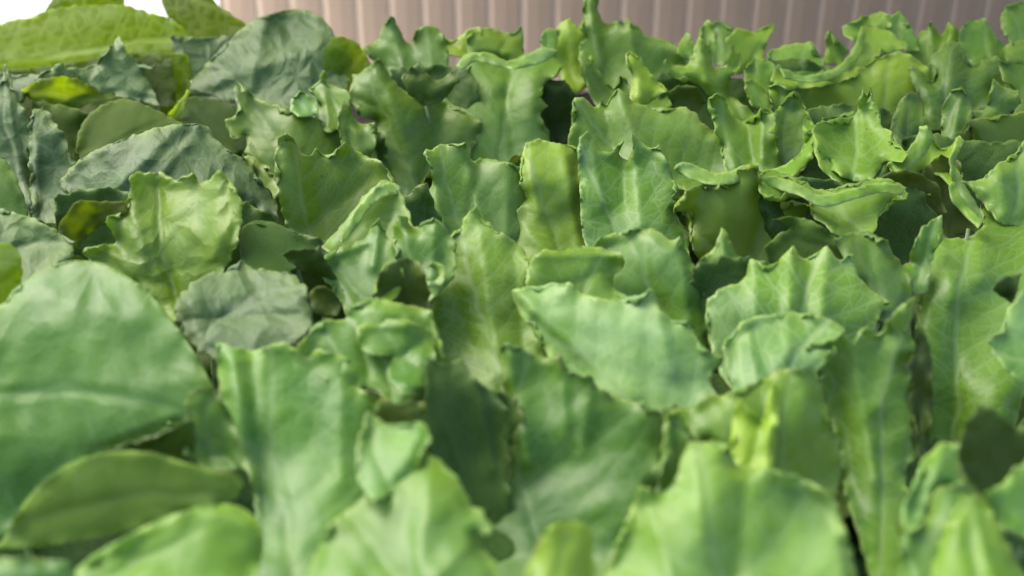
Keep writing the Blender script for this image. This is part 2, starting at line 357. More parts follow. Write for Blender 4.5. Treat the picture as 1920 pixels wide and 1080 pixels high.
        used = np.unique(np.concatenate([np.array(f) for f in Fc])); rm = np.full(len(V), -1); rm[used] = np.arange(len(used))
        V = V[used]; Z = Z[used]; uu = uu[used]; vv = vv[used]; dist = dist[used]; Fc = [tuple(int(rm[a]) for a in f) for f in Fc]
    dep = D * (1 + Z / F)
    W3 = world_pt(V[:, 0], V[:, 1], dep)
    me = bpy.data.meshes.new('leaf'); me.from_pydata(W3.tolist(), [], Fc); me.update()
    # UV in metres along / across the midrib
    mpp = D / F
    uvl = me.uv_layers.new(name='leaf'); li = np.zeros(len(me.loops), int); me.loops.foreach_get('vertex_index', li)
    off = rs.uniform(0, .004); UVv = np.stack([uu * mpp, vv * mpp + COUNT[0] * .37], 1)
    uvl.data.foreach_set('uv', UVv[li].ravel())
    at = me.attributes.new('edge', 'FLOAT', 'POINT'); at.data.foreach_set('value', np.clip(1 - dist * mpp / .0016, 0, 1)**1.5)
    fr_ = np.clip((y0 + .75 * (y1 - y0) - V[:, 1]) / (.3 * (y1 - y0)), 0, 1)
    at = me.attributes.new('rim', 'FLOAT', 'POINT'); at.data.foreach_set('value', np.exp(-dist * mpp / .0055) * fr_ * (.55 + .45 * np.clip(sines(rs, V[:, 0], V[:, 1], 120), -1, 1)))
    me.polygons.foreach_set('use_smooth', [True] * len(me.polygons))
    me.materials.append(MAT[kind])
    o = bpy.data.objects.new('leaf', me); COL.objects.link(o); o.color = (*col, 1)
    sm = o.modifiers.new('thick', 'SOLIDIFY'); sm.thickness = thick; sm.offset = 0
    if label: o['label'] = label
    bz = np.interp(0, [0], [0])
    i = int(np.argmin(np.hypot(*(V - b).T)))
    PL[pk]['leaves'].append(o); PL[pk]['bases'].append(W3[i]); PL[pk].setdefault('st', []).append(stalk)
    return o
# ================================================================ leaves, back to front
# ---- A vine plant, back left
leaf('A','mel','-60,40 0,45 20,38 58,32 85,20 130,12 180,10 228,8 270,20 310,32 335,45 352,62 372,88 392,110 350,102 300,100 250,103 200,112 150,122 100,130 50,136 0,138 -60,140',base=(-60,122),tip=(385,106),ty=.1,tx=-.1,col=(.8,1.2,1),ruf=.5,low=.7,folds=[(-50,120,330,92,7,10)],label='broad backlit yellow green leaf with a pale net of veins')
leaf('A','mel','80,24 95,4 110,-25 200,-25 235,0 232,16 160,20',base=(150,18),tip=(160,-25),yd=5,ty=.3,col=(0.50,1.00,1.00))
leaf('A','mel','300,-25 304,8 315,32 345,58 370,85 400,86 430,68 470,52 440,30 410,10 385,-25',base=(320,-20),tip=(468,52),yd=0,ty=.2,col=(0.40,0.95,1.00),ruf=.6)
leaf('A','mel','236,96 300,96 352,103 360,145 347,185 335,225 300,215 278,170 250,120',base=(270,120),tip=(335,220),yd=75,ty=.0,col=(0.70,0.90,0.90),folds=[(300,110,320,200,8,12)])
leaf('A','gre','64,150 85,132 118,116 122,125 150,127 182,118 185,105 196,100 205,88 212,86 218,65 232,80 238,96 248,105 258,118 292,126 272,136 280,155 285,165 299,199 262,190 225,182 190,172 165,158 140,145 100,143',base=(296,190),tip=(90,135),yd=92,ty=.2,ruf=.8,col=(0.25,1.10,0.45),tooth=1.6,label='small hairy leaf with toothed margin folded along its midrib')
leaf('A','mel','38,170 60,155 100,143 140,145 165,158 190,172 225,182 190,190 150,200 118,214 90,202 58,186',base=(225,182),tip=(40,168),yd=98,ty=-.5,col=(0.55,0.90,1.00),tooth=1.4)
leaf('A','mel','314,216 330,196 352,169 357,172 345,202 333,226',base=(325,222),tip=(354,170),yd=125,col=(0.60,1.10,0.60),ruf=.3,stalk=False)
leaf('A','smo','143,268 150,240 170,212 200,193 240,186 280,200 325,222 350,236 300,246 250,260 200,282 160,296 143,288',base=(150,285),tip=(345,236),yd=135,ty=.5,col=(0.50,0.76,0.35),ruf=.3,low=.6,label='smooth dark rounded leaf')
leaf('A','smo','60,190 130,200 165,215 148,260 140,300 110,300 70,240',base=(120,290),tip=(100,195),yd=125,ty=.0,col=(0.50,0.66,0.30))
leaf('A','gre','-40,130 30,140 90,140 60,170 20,210 -40,220',yd=88,ty=.4,col=(0.20,0.90,0.45))
leaf('A','mel','-60,132 60,128 160,112 250,100 320,110 330,190 250,230 120,230 -60,240',yd=72,ty=.3,col=(0.30,0.70,0.60))
# ---- B blistered grey green plant
leaf('B','gre','320,68 385,70 440,66 430,110 400,150 350,150 330,120',yd=45,ty=.3,col=(0.10,0.95,0.45))
leaf('B','gre','345,182 358,150 370,140 395,110 420,85 450,56 480,36 520,22 560,17 590,25 615,45 632,72 648,100 655,150 640,190 600,220 540,215 490,198 440,192 380,192',base=(640,200),tip=(352,180),yd=55,tx=-.15,ty=.55,cx=.25,col=(0.05,1.05,0.45),ruf=.5,low=.8,folds=[(352,170,600,90,10,22),(500,30,470,170,8,12)],label='big blistered grey green leaf')
leaf('B','mel','590,80 632,68 660,74 680,90 694,122 682,152 655,182 640,205 612,205 590,180',base=(610,200),tip=(680,100),yd=58,ty=.1,tx=.2,col=(0.65,1.10,0.50),ruf=.7)
leaf('B','smo','330,190 345,182 380,183 430,193 478,215 500,260 430,290 380,270 338,240',base=(440,270),tip=(345,185),yd=120,ty=.7,col=(0.20,0.52,0.40))
# ---- F olive lettuce
leaf('F','gla','543,202 550,180 562,170 580,178 596,195 597,214 570,220 548,212',yd=125,ty=.9,col=(0,1.25,.2),low=.3,stalk=False)
leaf('F','let','578,168 592,158 600,150 598,140 606,132 614,138 612,155 625,160 650,170 658,185 652,210 640,250 632,243 622,249 608,246 600,236 585,226 591,210 600,200 590,185',base=(640,230),tip=(606,134),yd=120,ty=.1,col=(0.40,1.05,0.40),folds=[(606,140,615,230,9,9)],tooth=.7)
leaf('F','let','440,150 455,160 480,180 510,192 545,205 590,220 640,245 690,265 710,300 690,350 600,360 540,340 500,335 455,292 462,268 460,254 444,264 434,258 420,226 443,212 440,180',base=(560,345),tip=(442,152),yd=135,ty=.0,tx=.1,cx=.1,col=(0.50,0.85,0.40),folds=[(445,165,520,260,-9,14),(425,225,480,300,7,10)],label='olive lettuce leaf with a hooked tip')
leaf('F','let','634,246 633,212 645,189 657,198 668,228 688,232 704,229 708,256 696,292 680,310 650,290',base=(670,300),tip=(645,191),yd=142,ty=-.2,col=(0.50,0.95,0.40),folds=[(646,195,660,290,-8,7)],tooth=.5)
leaf('F','let','455,290 480,296 515,325 525,350 515,375 490,350 470,320',yd=190,ty=.2,col=(0.80,0.90,0.70))
leaf('F','let','648,186 655,173 661,141 670,140 680,131 700,116 711,106 722,125 738,150 760,170 800,186 832,190 850,200 905,230 870,320 820,390 780,430 750,400 740,345 722,300 708,262 703,228 680,222 660,200',base=(790,410),tip=(711,108),yd=112,ty=.05,tx=.1,col=(0.35,0.92,0.50),folds=[(711,112,790,390,16,34),(652,180,700,200,-6,10),(830,200,780,400,-14,20)],low=1.1,label='tall lettuce leaf with a sharp tip')
# ---- G
leaf('G','let','680,90 705,75 720,45 732,28 745,45 760,76 772,78 778,55 795,48 820,50 832,70 842,100 840,140 800,160 770,165 740,155 715,125 690,106',base=(780,160),tip=(732,30),yd=62,ty=.1,col=(0.25,0.95,0.30),folds=[(732,35,760,140,12,14),(800,55,810,140,8,14)])
leaf('G','let','820,60 840,73 860,70 875,55 900,51 905,75 880,95 895,112 860,108 835,102',yd=58,ty=.0,col=(1.00,1.25,0.30),low=.5)
leaf('G','let','873,72 900,52 935,55 955,64 978,48 983,100 972,118 930,114 880,108',yd=60,ty=.0,col=(0.70,1.10,0.30))
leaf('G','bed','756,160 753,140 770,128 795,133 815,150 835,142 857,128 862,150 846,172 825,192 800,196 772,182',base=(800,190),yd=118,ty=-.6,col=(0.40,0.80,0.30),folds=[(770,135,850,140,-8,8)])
leaf('G','let','765,150 785,142 800,160 798,185 775,184',yd=105,ty=0,col=(1.00,1.10,0.20),low=.3,stalk=False)
leaf('G','let','826,192 830,180 848,158 857,140 860,122 870,105 890,98 920,100 950,114 970,108 1000,95 1020,86 1040,92 1048,105 1055,128 1045,143 1025,154 1016,174 1019,188 1028,200 1015,212 1018,228 1030,245 1030,268 1040,310 1020,360 980,380 900,380 850,340 832,280 828,230',base=(930,370),tip=(985,98),yd=108,ty=.12,tx=-.05,cx=.12,curl=1.9,col=(0.25,1.12,0.45),folds=[(962,118,948,180,-10,12),(948,180,965,290,-8,14),(1010,110,1000,220,8,24)],tooth=.9,label='tall pale lettuce leaf bent backward at the top')
leaf('G','bed','1008,150 1060,150 1085,190 1080,260 1040,290 1005,270',yd=100,ty=-.4,col=(0.30,0.55,0.40))
leaf('G','let','1012,80 1014,65 1028,52 1045,54 1046,80 1035,96 1018,92',yd=72,ty=.6,col=(0.10,1.05,0.30),low=.4,stalk=False)
# ---- H
leaf('H','let','1036,100 1038,75 1044,52 1056,38 1068,35 1080,45 1092,55 1105,80 1112,110 1110,150 1085,175 1060,168 1048,135',base=(1080,170),tip=(1065,36),yd=62,ty=.0,col=(1.00,1.38,0.30),folds=[(1066,40,1080,160,7,14)])
leaf('H','let','1096,70 1088,55 1093,25 1092,-30 1124,-30 1122,20 1134,42 1160,38 1170,45 1174,30 1182,42 1196,48 1208,64 1240,72 1262,80 1280,104 1304,128 1295,165 1250,205 1190,215 1130,190 1098,160 1086,120 1085,85',base=(1150,205),tip=(1110,-20),yd=66,ty=.1,tx=-.05,col=(0.45,1.09,0.50),folds=[(1106,-20,1125,120,8,12),(1182,48,1200,180,7,12),(1130,60,1150,180,-8,24)],label='lettuce leaf with a thin strip rising out of the picture')
leaf('H','let','1095,120 1106,117 1120,126 1132,150 1152,160 1160,140 1176,150 1190,185 1175,215 1130,215 1102,170',yd=118,ty=.0,col=(0.55,0.92,0.40))
leaf('H','let','1052,300 1062,268 1070,235 1071,202 1078,182 1090,180 1104,190 1116,200 1128,184 1138,196 1148,172 1160,166 1175,176 1190,192 1250,202 1290,202 1330,240 1365,262 1380,330 1340,370 1250,350 1150,340 1080,330',base=(1210,340),tip=(1085,184),yd=180,ty=.15,col=(0.35,1.06,0.60),folds=[(1085,190,1120,290,10,14),(1160,175,1200,290,10,18),(1128,195,1150,280,-8,12)],label='broad dusky green leaf with a scalloped margin')
leaf('H','let','1172,120 1175,100 1182,94 1196,105 1215,130 1232,150 1245,160 1252,170 1235,180 1220,192 1200,202 1180,192 1182,165 1184,140',base=(1215,195),tip=(1180,97),yd=120,ty=-.1,col=(1.00,1.32,0.30),folds=[(1182,100,1205,190,9,10)])
# ---- I back right
leaf('I','let','1268,98 1274,80 1286,60 1299,75 1312,100 1310,118 1285,112',yd=75,ty=.7,col=(0.25,1.15,0.20),stalk=False)
leaf('I','let','1310,68 1316,48 1326,37 1338,46 1342,78 1328,92 1314,85',yd=62,ty=0,col=(0.65,1.21,0.30),stalk=False)
leaf('I','let','1330,48 1345,40 1362,42 1376,55 1372,100 1350,128 1325,100 1328,70',yd=64,ty=.4,col=(0.25,1.09,0.30))
leaf('I','let','1358,80 1372,60 1381,50 1402,58 1425,54 1447,42 1454,54 1442,72 1432,105 1412,132 1380,140 1360,120',yd=68,ty=.0,col=(0.65,1.26,0.30),folds=[(1404,64,1450,56,-8,8)],curl=1)
leaf('I','let','1252,142 1245,120 1248,110 1262,120 1282,124 1297,106 1301,85 1312,68 1322,76 1332,105 1340,128 1358,120 1370,100 1384,96 1393,108 1383,135 1367,150 1372,178 1400,200 1418,218 1405,240 1372,234 1340,208 1326,176 1300,156 1275,152',base=(1390,225),tip=(1312,70),yd=112,ty=.0,tx=.1,col=(0.60,1.21,0.40),folds=[(1314,74,1325,150,8,9),(1250,116,1330,160,6,9),(1386,100,1365,180,-8,8)],label='twisted lettuce leaf with horn shaped lobes')
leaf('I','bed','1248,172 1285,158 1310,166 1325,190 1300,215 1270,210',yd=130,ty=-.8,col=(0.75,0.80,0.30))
leaf('I','let','1394,150 1398,122 1414,111 1440,112 1456,130 1454,162 1436,180 1408,172',yd=105,ty=.7,col=(0.25,1.15,0.20),folds=[(1425,115,1420,170,8,14)],stalk=False)
leaf('I','let','1436,102 1460,88 1500,80 1521,77 1532,95 1548,112 1540,150 1480,155 1445,135',yd=88,ty=.7,col=(0.25,1.26,0.30))
leaf('I','let','1546,62 1556,57 1574,76 1592,96 1572,124 1548,118',yd=72,ty=.1,col=(0.35,1.15,0.20),stalk=False)
leaf('I','let','1574,53 1595,40 1620,30 1650,22 1670,25 1668,55 1640,68 1600,78 1588,70',yd=60,ty=.2,col=(0.50,1.26,0.40),tooth=1.5)
leaf('I','let','1480,165 1510,150 1560,140 1610,126 1650,108 1685,96 1722,112 1750,145 1755,220 1745,270 1690,270 1600,245 1520,240 1478,210',base=(1640,262),tip=(1690,98),yd=112,ty=-.35,tx=.05,col=(1.00,1.21,0.40),folds=[(1560,145,1640,240,8,30)],label='yellow green shaded underside of the rolled leaf')
leaf('I','let','1445,152 1450,132 1459,120 1470,128 1500,142 1540,136 1572,122 1596,96 1610,62 1617,45 1640,50 1672,60 1690,76 1700,92 1672,98 1645,112 1622,130 1602,144 1560,158 1510,166 1475,165',base=(1600,150),tip=(1450,130),yd=95,ty=.5,col=(0.70,1.26,0.40),folds=[(1616,52,1590,110,10,8),(1590,110,1500,148,8,9),(1470,135,1600,135,-8,9)],ruf=.6,label='broad rolled leaf with a bright upper rim')
leaf('I','let','1656,54 1668,30 1685,21 1700,35 1716,64 1724,95 1700,96 1686,72',yd=62,ty=.5,col=(0.25,1.32,0.30))
leaf('I','let','1396,152 1410,147 1430,164 1446,195 1453,214 1432,206 1410,200 1399,178',yd=155,ty=.1,col=(0.45,1.15,0.40),folds=[(1408,150,1445,210,6,8)],tooth=.5,stalk=False)
# ---- J far right back
leaf('J','let','1696,100 1720,66 1736,55 1745,37 1752,50 1766,62 1779,40 1790,48 1802,68 1808,105 1775,150 1745,165 1725,150 1705,125',base=(1750,155),tip=(1745,40),yd=70,ty=.1,col=(0.55,1.13,0.30),folds=[(1745,42,1750,120,8,10),(1780,45,1780,120,8,10)])
leaf('J','let','1796,70 1805,50 1815,38 1850,35 1860,55 1880,80 1902,92 1912,135 1870,130 1830,130 1806,105',yd=68,ty=.3,col=(0.30,1.19,0.40),folds=[(1850,40,1860,110,7,16)])
leaf('J','let','1874,45 1878,25 1888,10 1906,4 1960,10 1960,110 1900,85 1884,65',yd=60,ty=.2,col=(0.35,1.13,0.40))
leaf('J','let','1880,90 1900,78 1960,70 1960,200 1905,180 1890,140',yd=90,ty=.3,col=(0.45,1.03,0.30))
leaf('J','let','1702,132 1711,122 1730,135 1748,152 1746,108 1758,92 1780,76 1800,80 1813,110 1830,120 1858,105 1876,110 1892,140 1918,162 1902,178 1880,168 1860,172 1852,200 1832,215 1805,262 1775,285 1742,262 1726,205 1714,165',base=(1780,275),tip=(1785,80),yd=118,ty=.1,col=(0.25,0.86,0.70),folds=[(1782,84,1785,250,8,16),(1820,120,1800,230,-8,16)],ruf=.6,label='dusky dull green leaf with rounded lobes')
leaf('J','let','1672,225 1690,185 1710,171 1728,185 1734,222 1730,256 1712,280 1685,276 1670,252',yd=170,ty=.1,col=(0.25,0.78,0.40),tooth=.4)
leaf('J','let','1815,225 1880,215 1960,205 1960,320 1885,330 1840,306 1820,296 1824,255',yd=190,ty=-.3,col=(0.75,0.81,0.30),low=.6)
leaf('J','let','1765,255 1767,200 1784,170 1804,163 1816,178 1823,205 1816,232 1796,262 1775,274',base=(1780,265),yd=176,ty=.1,col=(0.25,0.92,0.60),tooth=.5,folds=[(1805,170,1785,255,7,10)])
leaf('J','let','1818,205 1846,205 1855,172 1863,147 1885,165 1911,170 1914,192 1900,207 1870,222 1838,224',base=(1840,220),tip=(1905,175),yd=165,ty=.2,col=(0.25,0.97,0.60),folds=[(1863,152,1850,215,7,8)],tooth=.5)
leaf('J','let','1870,112 1960,120 1960,230 1900,225 1905,175 1880,150',yd=128,ty=.2,col=(0.25,0.86,0.40))
# ---- K waved lettuce
leaf('K','let','1438,162 1462,154 1488,165 1500,200 1480,215 1450,215',yd=150,ty=.4,col=(0.35,1.09,0.30),lip=1.8,ruf=1.7)
leaf('K','let','1448,222 1468,188 1485,170 1500,178 1513,205 1522,238 1520,290 1495,330 1440,345 1440,260',base=(1470,335),tip=(1485,173),yd=178,ty=.1,cx=-.5,col=(0.30,0.98,0.50),low=.6,lip=1.8,ruf=1.7)
leaf('K','let','1325,200 1329,183 1345,176 1358,178 1362,197 1376,216 1395,226 1412,216 1426,203 1440,210 1452,212 1458,250 1462,310 1455,345 1400,352 1365,330 1346,265 1334,222',base=(1410,345),tip=(1345,178),yd=190,ty=.15,tx=-.1,cx=-.2,col=(.35,1.15,.4),folds=[(1345,182,1380,310,9,13),(1428,208,1430,300,9,10),(1400,228,1410,300,-8,12)],label='bright leaf with two raised corners',lip=1.8,ruf=1.7)
leaf('K','let','1504,238 1511,219 1521,222 1531,246 1527,292 1502,318 1480,333 1450,328 1420,322 1465,312 1498,288 1508,262',base=(1430,325),tip=(1515,222),yd=210,ty=.9,col=(0.35,1.38,0.20),low=.4,tooth=.6,lip=1.8,ruf=1.7)
leaf('K','let','1524,258 1526,236 1545,226 1600,216 1611,186 1619,164 1624,180 1632,162 1640,186 1651,216 1656,240 1672,245 1682,270 1702,286 1692,305 1664,302 1650,318 1635,336 1605,340 1570,326 1545,300',base=(1600,330),tip=(1622,165),yd=215,ty=.35,cx=-.6,cy=-.35,col=(0.35,1.26,0.60),folds=[(1528,260,1572,318,10,9),(1572,318,1640,332,10,9),(1615,190,1620,290,6,14)],label='cupped leaf with a bright rolled lower rim',lip=1.8,ruf=1.7)
leaf('K','let','1540,222 1610,210 1650,235 1660,300 1620,320 1560,305 1535,262',yd=205,ty=.5,col=(0.25,0.92,0.30),lip=1.8,ruf=1.7)
leaf('K','let','1662,312 1700,284 1720,256 1724,236 1738,233 1752,254 1762,276 1785,270 1799,252 1807,262 1800,282 1790,296 1793,312 1806,326 1796,342 1782,350 1760,330 1735,322 1712,332 1690,338',base=(1740,325),tip=(1730,236),yd=232,ty=.5,col=(0.60,1.38,0.30),folds=[(1672,306,1728,262,10,9),(1730,240,1745,310,-9,12),(1800,258,1780,320,9,9)],label='waved leaf rim bright on its crest',lip=1.8,ruf=1.7)
leaf('K','bed','1728,320 1760,292 1800,300 1806,330 1800,366 1820,392 1842,416 1830,436 1770,445 1740,400 1722,350',base=(1780,440),tip=(1795,300),yd=248,ty=-.6,col=(0.85,0.75,0.40),folds=[(1785,310,1800,400,-9,12)])
leaf('K','bed','1640,335 1700,318 1760,345 1775,400 1740,440 1690,430 1650,400',yd=290,ty=-.7,col=(1.00,0.69,0.30))
leaf('K','let','1688,338 1715,326 1736,335 1746,365 1730,362 1708,348',yd=270,ty=.4,col=(1.00,1.26,0.30),low=.4,lip=1.8,ruf=1.7)
leaf('K','let','1262,402 1264,385 1290,355 1312,345 1330,350 1362,340 1385,320 1402,308 1424,312 1428,345 1442,377 1482,376 1520,384 1500,430 1460,500 1410,520 1340,520 1300,470 1292,430 1290,405 1274,395',base=(1390,505),tip=(1270,392),yd=330,ty=-.45,tx=.15,col=(1.00,0.90,0.40),folds=[(1350,350,1370,480,8,26),(1440,380,1400,490,-10,18)],label='shaded olive yellow leaf under the waved rim',lip=1.8,ruf=1.7)
leaf('K','let','1264,320 1268,308 1290,304 1320,317 1345,326 1372,320 1398,309 1412,310 1385,332 1362,344 1338,350 1322,354 1310,338 1286,331',base=(1400,312),tip=(1266,316),yd=300,ty=.7,col=(.35,1.15,.4),low=.4,tooth=.7,folds=[(1270,318,1330,330,6,8)],lip=1.8,ruf=1.7)
leaf('K','let','1420,350 1424,332 1436,316 1462,322 1500,336 1540,356 1600,342 1650,333 1690,345 1703,362 1695,376 1665,391 1646,412 1640,436 1602,440 1572,444 1546,422 1520,402 1514,376 1480,372 1455,379 1432,371',base=(1470,330),tip=(1600,440),yd=320,ty=.9,cy=.3,col=(.4,1.15,.5),folds=[(1430,350,1500,360,7,12),(1540,365,1600,430,-7,22),(1600,345,1690,362,6,12)],ruf=1.2,label='light leaf spread flat with a lobed wavy front rim',lip=1.8)
# ---- N left of centre
leaf('N','let','514,312 517,275 524,257 536,250 550,258 566,285 581,290 592,277 612,290 632,278 650,267 682,290 712,300 737,330 758,370 775,430 740,470 680,490 600,480 560,460 530,405 519,350',base=(600,470),tip=(540,255),yd=275,ty=.05,tx=.05,cx=-.35,col=(0.55,0.95,0.75),folds=[(540,258,570,400,13,22),(590,290,600,420,-8,20),(560,440,700,330,-8,20)],label='leaf with a yellow lobe on its left and arched veins')
leaf('N','let','603,464 638,425 668,385 700,350 728,337 748,350 764,388 777,430 745,470 705,470 665,470 632,480',base=(640,470),tip=(735,340),yd=350,ty=.8,tx=-.2,col=(0.30,1.00,0.40),folds=[(640,440,735,345,11,16),(740,400,720,450,-9,14)],low=.7)
leaf('N','smo','448,462 454,426 480,414 522,420 556,440 578,466 560,500 545,510 560,525 500,520 460,500',base=(560,490),tip=(455,430),yd=375,ty=.9,col=(0.00,0.71,0.20),low=.5,tooth=.4)
leaf('N','bed','528,476 560,466 590,465 597,457 607,478 625,510 645,545 600,530 560,505 538,490',yd=430,ty=-.9,col=(0.40,0.60,0.30))
leaf('N','bed','578,548 600,534 622,545 640,575 632,592 600,592 582,576',yd=470,ty=-.2,col=(0.40,0.70,0.20),stalk=False)
leaf('N','let','604,482 642,462 680,450 700,420 712,407 722,438 742,450 748,485 790,560 800,610 720,640 660,610 640,570 620,540 590,505 578,490 598,488',base=(740,620),tip=(712,410),yd=412,ty=.35,tx=-.1,col=(0.10,1.05,0.40),folds=[(712,415,700,500,10,12),(610,485,690,455,6,8),(630,500,690,580,-8,16)],tooth=.8,label='beige tinted folded leaf with a peaked tip')
leaf('N','let','736,440 745,403 760,404 776,426 790,419 816,407 840,430 855,460 850,520 800,570 770,540 745,510',base=(795,550),tip=(750,405),yd=412,ty=.1,col=(0.10,1.00,0.60),folds=[(752,408,780,520,8,12),(816,412,810,520,8,14)])
# ---- O central upright leaves
leaf('O','let','793,292 800,281 840,270 872,267 880,290 890,302 900,294 930,300 960,305 990,320 990,390 985,440 940,480 860,470 800,440 774,392 780,366 806,355 808,320',base=(880,460),tip=(830,272),yd=285,ty=.0,cx=.12,col=(0.20,1.00,0.50),folds=[(800,288,830,420,9,12),(872,272,900,420,10,16),(900,300,880,400,-8,12),(955,310,950,440,8,18)],label='upright leaf with a notched top margin')
leaf('O','let','928,432 958,415 970,390 985,372 973,340 978,290 984,268 1010,261 1050,269 1087,276 1090,330 1094,400 1100,470 1080,520 1010,520 950,490',base=(1050,510),tip=(1010,265),yd=280,ty=.1,cx=.25,curl=.5,col=(0.65,1.15,0.50),folds=[(1055,275,1085,460,9,14),(990,300,1010,400,7,16),(970,410,1030,480,9,20)],label='upright leaf, pale on its left and yellow green on its right side')
leaf('O','gla','1082,276 1090,255 1103,243 1114,266 1140,286 1158,272 1170,262 1162,288 1176,300 1184,282 1185,250 1200,262 1216,276 1235,272 1250,300 1270,350 1282,386 1268,402 1290,440 1290,500 1200,510 1110,490 1092,440 1086,350',base=(1170,500),tip=(1103,246),yd=285,ty=.05,col=(0.10,1.10,0.70),folds=[(1103,250,1130,380,9,14),(1187,256,1200,420,11,20),(1165,275,1170,380,-9,14)],label='glaucous leaf with two sharp upright points')
# ---- Q, P middle
leaf('Q','smo','1448,412 1480,406 1522,414 1562,440 1592,465 1602,500 1570,520 1500,510 1442,492 1434,462 1464,436 1480,426',base=(1590,490),tip=(1450,412),yd=385,ty=-.1,col=(0.22,0.81,0.40))
leaf('Q','let','1562,448 1590,438 1622,434 1662,450 1678,480 1702,510 1714,548 1690,600 1640,600 1610,540',base=(1650,590),tip=(1620,438),yd=420,ty=.1,col=(0.12,0.85,0.40),folds=[(1620,445,1650,560,-8,22)])
leaf('Q','let','1305,500 1320,480 1340,460 1352,424 1366,442 1386,482 1404,505 1400,545 1380,580 1330,560',base=(1365,570),tip=(1352,428),yd=425,ty=.1,col=(0.12,1.05,0.40),folds=[(1352,430,1365,530,9,10)])
leaf('R','let','1700,495 1715,450 1735,420 1766,402 1768,440 1750,485 1740,545 1710,555 1685,530 1655,487 1670,480',base=(1715,545),tip=(1764,405),yd=400,ty=.2,col=(0.02,1.00,0.50))
leaf('Q','gla','1322,578 1334,556 1350,540 1380,532 1396,520 1402,500 1408,485 1422,488 1432,498 1452,492 1470,480 1478,466 1486,461 1496,474 1510,484 1530,476 1545,462 1552,459 1562,478 1580,485 1600,475 1606,508 1630,540 1668,566 1645,600 1640,660 1560,700 1480,760 1400,760 1350,700 1330,640',base=(1470,750),tip=(1552,462),yd=478,ty=.3,cx=.2,col=(0.17,1.12,0.90),folds=[(1486,466,1480,600,9,16),(1552,465,1540,600,10,16),(1408,490,1420,620,8,14),(1515,490,1510,600,-7,14)],label='saw toothed light leaf crossed by thin dark veins')
leaf('P','let','1105,470 1128,442 1160,437 1175,430 1200,427 1240,435 1255,452 1264,450 1274,440 1286,466 1300,492 1312,522 1326,560 1334,620 1310,680 1230,650 1180,600 1130,550',base=(1270,660),tip=(1200,430),yd=440,ty=.15,cx=.3,col=(0.12,1.10,0.50),folds=[(1180,440,1240,600,-9,26),(1275,450,1290,600,9,20)])
leaf('P','let','998,482 1020,470 1062,465 1090,460 1130,465 1166,475 1174,492 1155,515 1150,535 1172,552 1210,570 1190,620 1080,620 1000,600 985,530',base=(1060,600),tip=(1150,475),yd=455,ty=.4,col=(0.27,1.12,0.50),folds=[(1010,480,1150,478,8,10),(1020,560,1150,500,-7,18)])
leaf('P','let','788,462 828,450 858,430 876,402 885,390 893,385 903,400 914,416 940,438 965,450 990,482 995,530 1005,600 1020,680 1000,760 960,810 920,790 880,750 830,700 800,650 794,590 806,552 832,520 834,496 822,480 806,500 790,530 800,500 797,478',base=(950,790),tip=(890,390),yd=420,ty=.2,cx=.25,col=(0.37,1.15,0.70),folds=[(893,390,935,700,12,22),(830,490,880,640,-12,20),(960,450,980,650,-8,20)],label='large bright leaf with several pale ribs running down to its base')
leaf('P','gla','958,546 985,538 1010,535 1070,530 1092,550 1150,562 1200,552 1218,543 1228,548 1234,574 1262,600 1290,602 1300,625 1312,642 1332,660 1357,668 1346,690 1336,700 1332,718 1346,742 1310,790 1230,800 1150,790 1090,745 1035,680 1000,622 972,582',base=(1210,790),tip=(985,545),yd=550,ty=.15,tx=-.05,cx=.2,col=(0.12,1.20,0.55),folds=[(965,548,1180,750,9,22),(1010,600,1090,700,-9,24),(1225,550,1260,700,8,20)],label='pale shiny leaf with a dark speck and a sharp right corner')
leaf('P','bed','702,572 704,540 715,508 740,489 762,483 786,490 800,520 806,570 800,610 750,610',base=(760,600),tip=(750,485),yd=500,ty=-.6,cx=-.6,col=(0.60,0.70,0.30),low=.6)
leaf('P','let','700,560 708,520 720,500 738,494 754,502 759,522 745,555 722,575',base=(715,570),tip=(740,496),yd=497,ty=.2,cx=.6,col=(1.00,1.20,0.20),low=.4,tooth=.5)
leaf('Q','gla','1355,645 1398,600 1450,590 1500,586 1560,600 1584,618 1570,660 1530,700 1480,760 1400,770 1368,720',base=(1430,760),tip=(1560,604),yd=575,ty=.35,col=(0.02,1.10,0.90),ruf=.6,folds=[(1400,610,1420,720,6,14),(1480,595,1470,720,6,16)])
# ---- R right edge
leaf('R','let','1798,342 1840,335 1858,320 1870,305 1886,300 1900,288 1915,270 1926,256 1970,250 1970,420 1880,420 1850,390 1815,350',base=(1900,410),tip=(1926,258),yd=305,ty=.1,col=(0.32,1.10,0.50),folds=[(1870,310,1890,400,8,16),(1926,262,1930,380,8,16)])
leaf('R','let','1778,348 1790,340 1800,364 1820,392 1842,414 1834,428 1802,398 1784,376',yd=345,ty=.4,col=(0.22,1.20,0.20),low=.3,tooth=.5)
leaf('R','let','1753,432 1756,428 1768,440 1798,447 1830,436 1842,420 1838,392 1845,364 1856,384 1876,392 1920,400 1980,405 1980,660 1920,740 1890,830 1800,880 1740,880 1728,770 1714,700 1718,610 1724,545 1736,485 1750,450',base=(1790,860),tip=(1846,368),yd=420,ty=.25,cy=.5,cx=.15,curl=.5,col=(0.22,1.10,0.60),folds=[(1846,370,1840,520,9,22),(1758,438,1790,560,8,18),(1800,600,1780,850,-14,40)],low=1.2,label='long leaf, light at its jagged top and deep green further down')
leaf('R','bed','1860,546 1872,530 1886,516 1916,514 1908,545 1898,568 1878,556',yd=500,ty=-.9,col=(0.02,0.55,0.30),low=.3,stalk=False)
leaf('R','gla','1980,490 1925,530 1905,562 1888,580 1882,608 1868,625 1850,640 1868,670 1900,705 1980,760',base=(1975,700),tip=(1852,642),yd=520,ty=.4,col=(0.02,1.20,0.50),folds=[(1880,600,1960,640,8,18)])
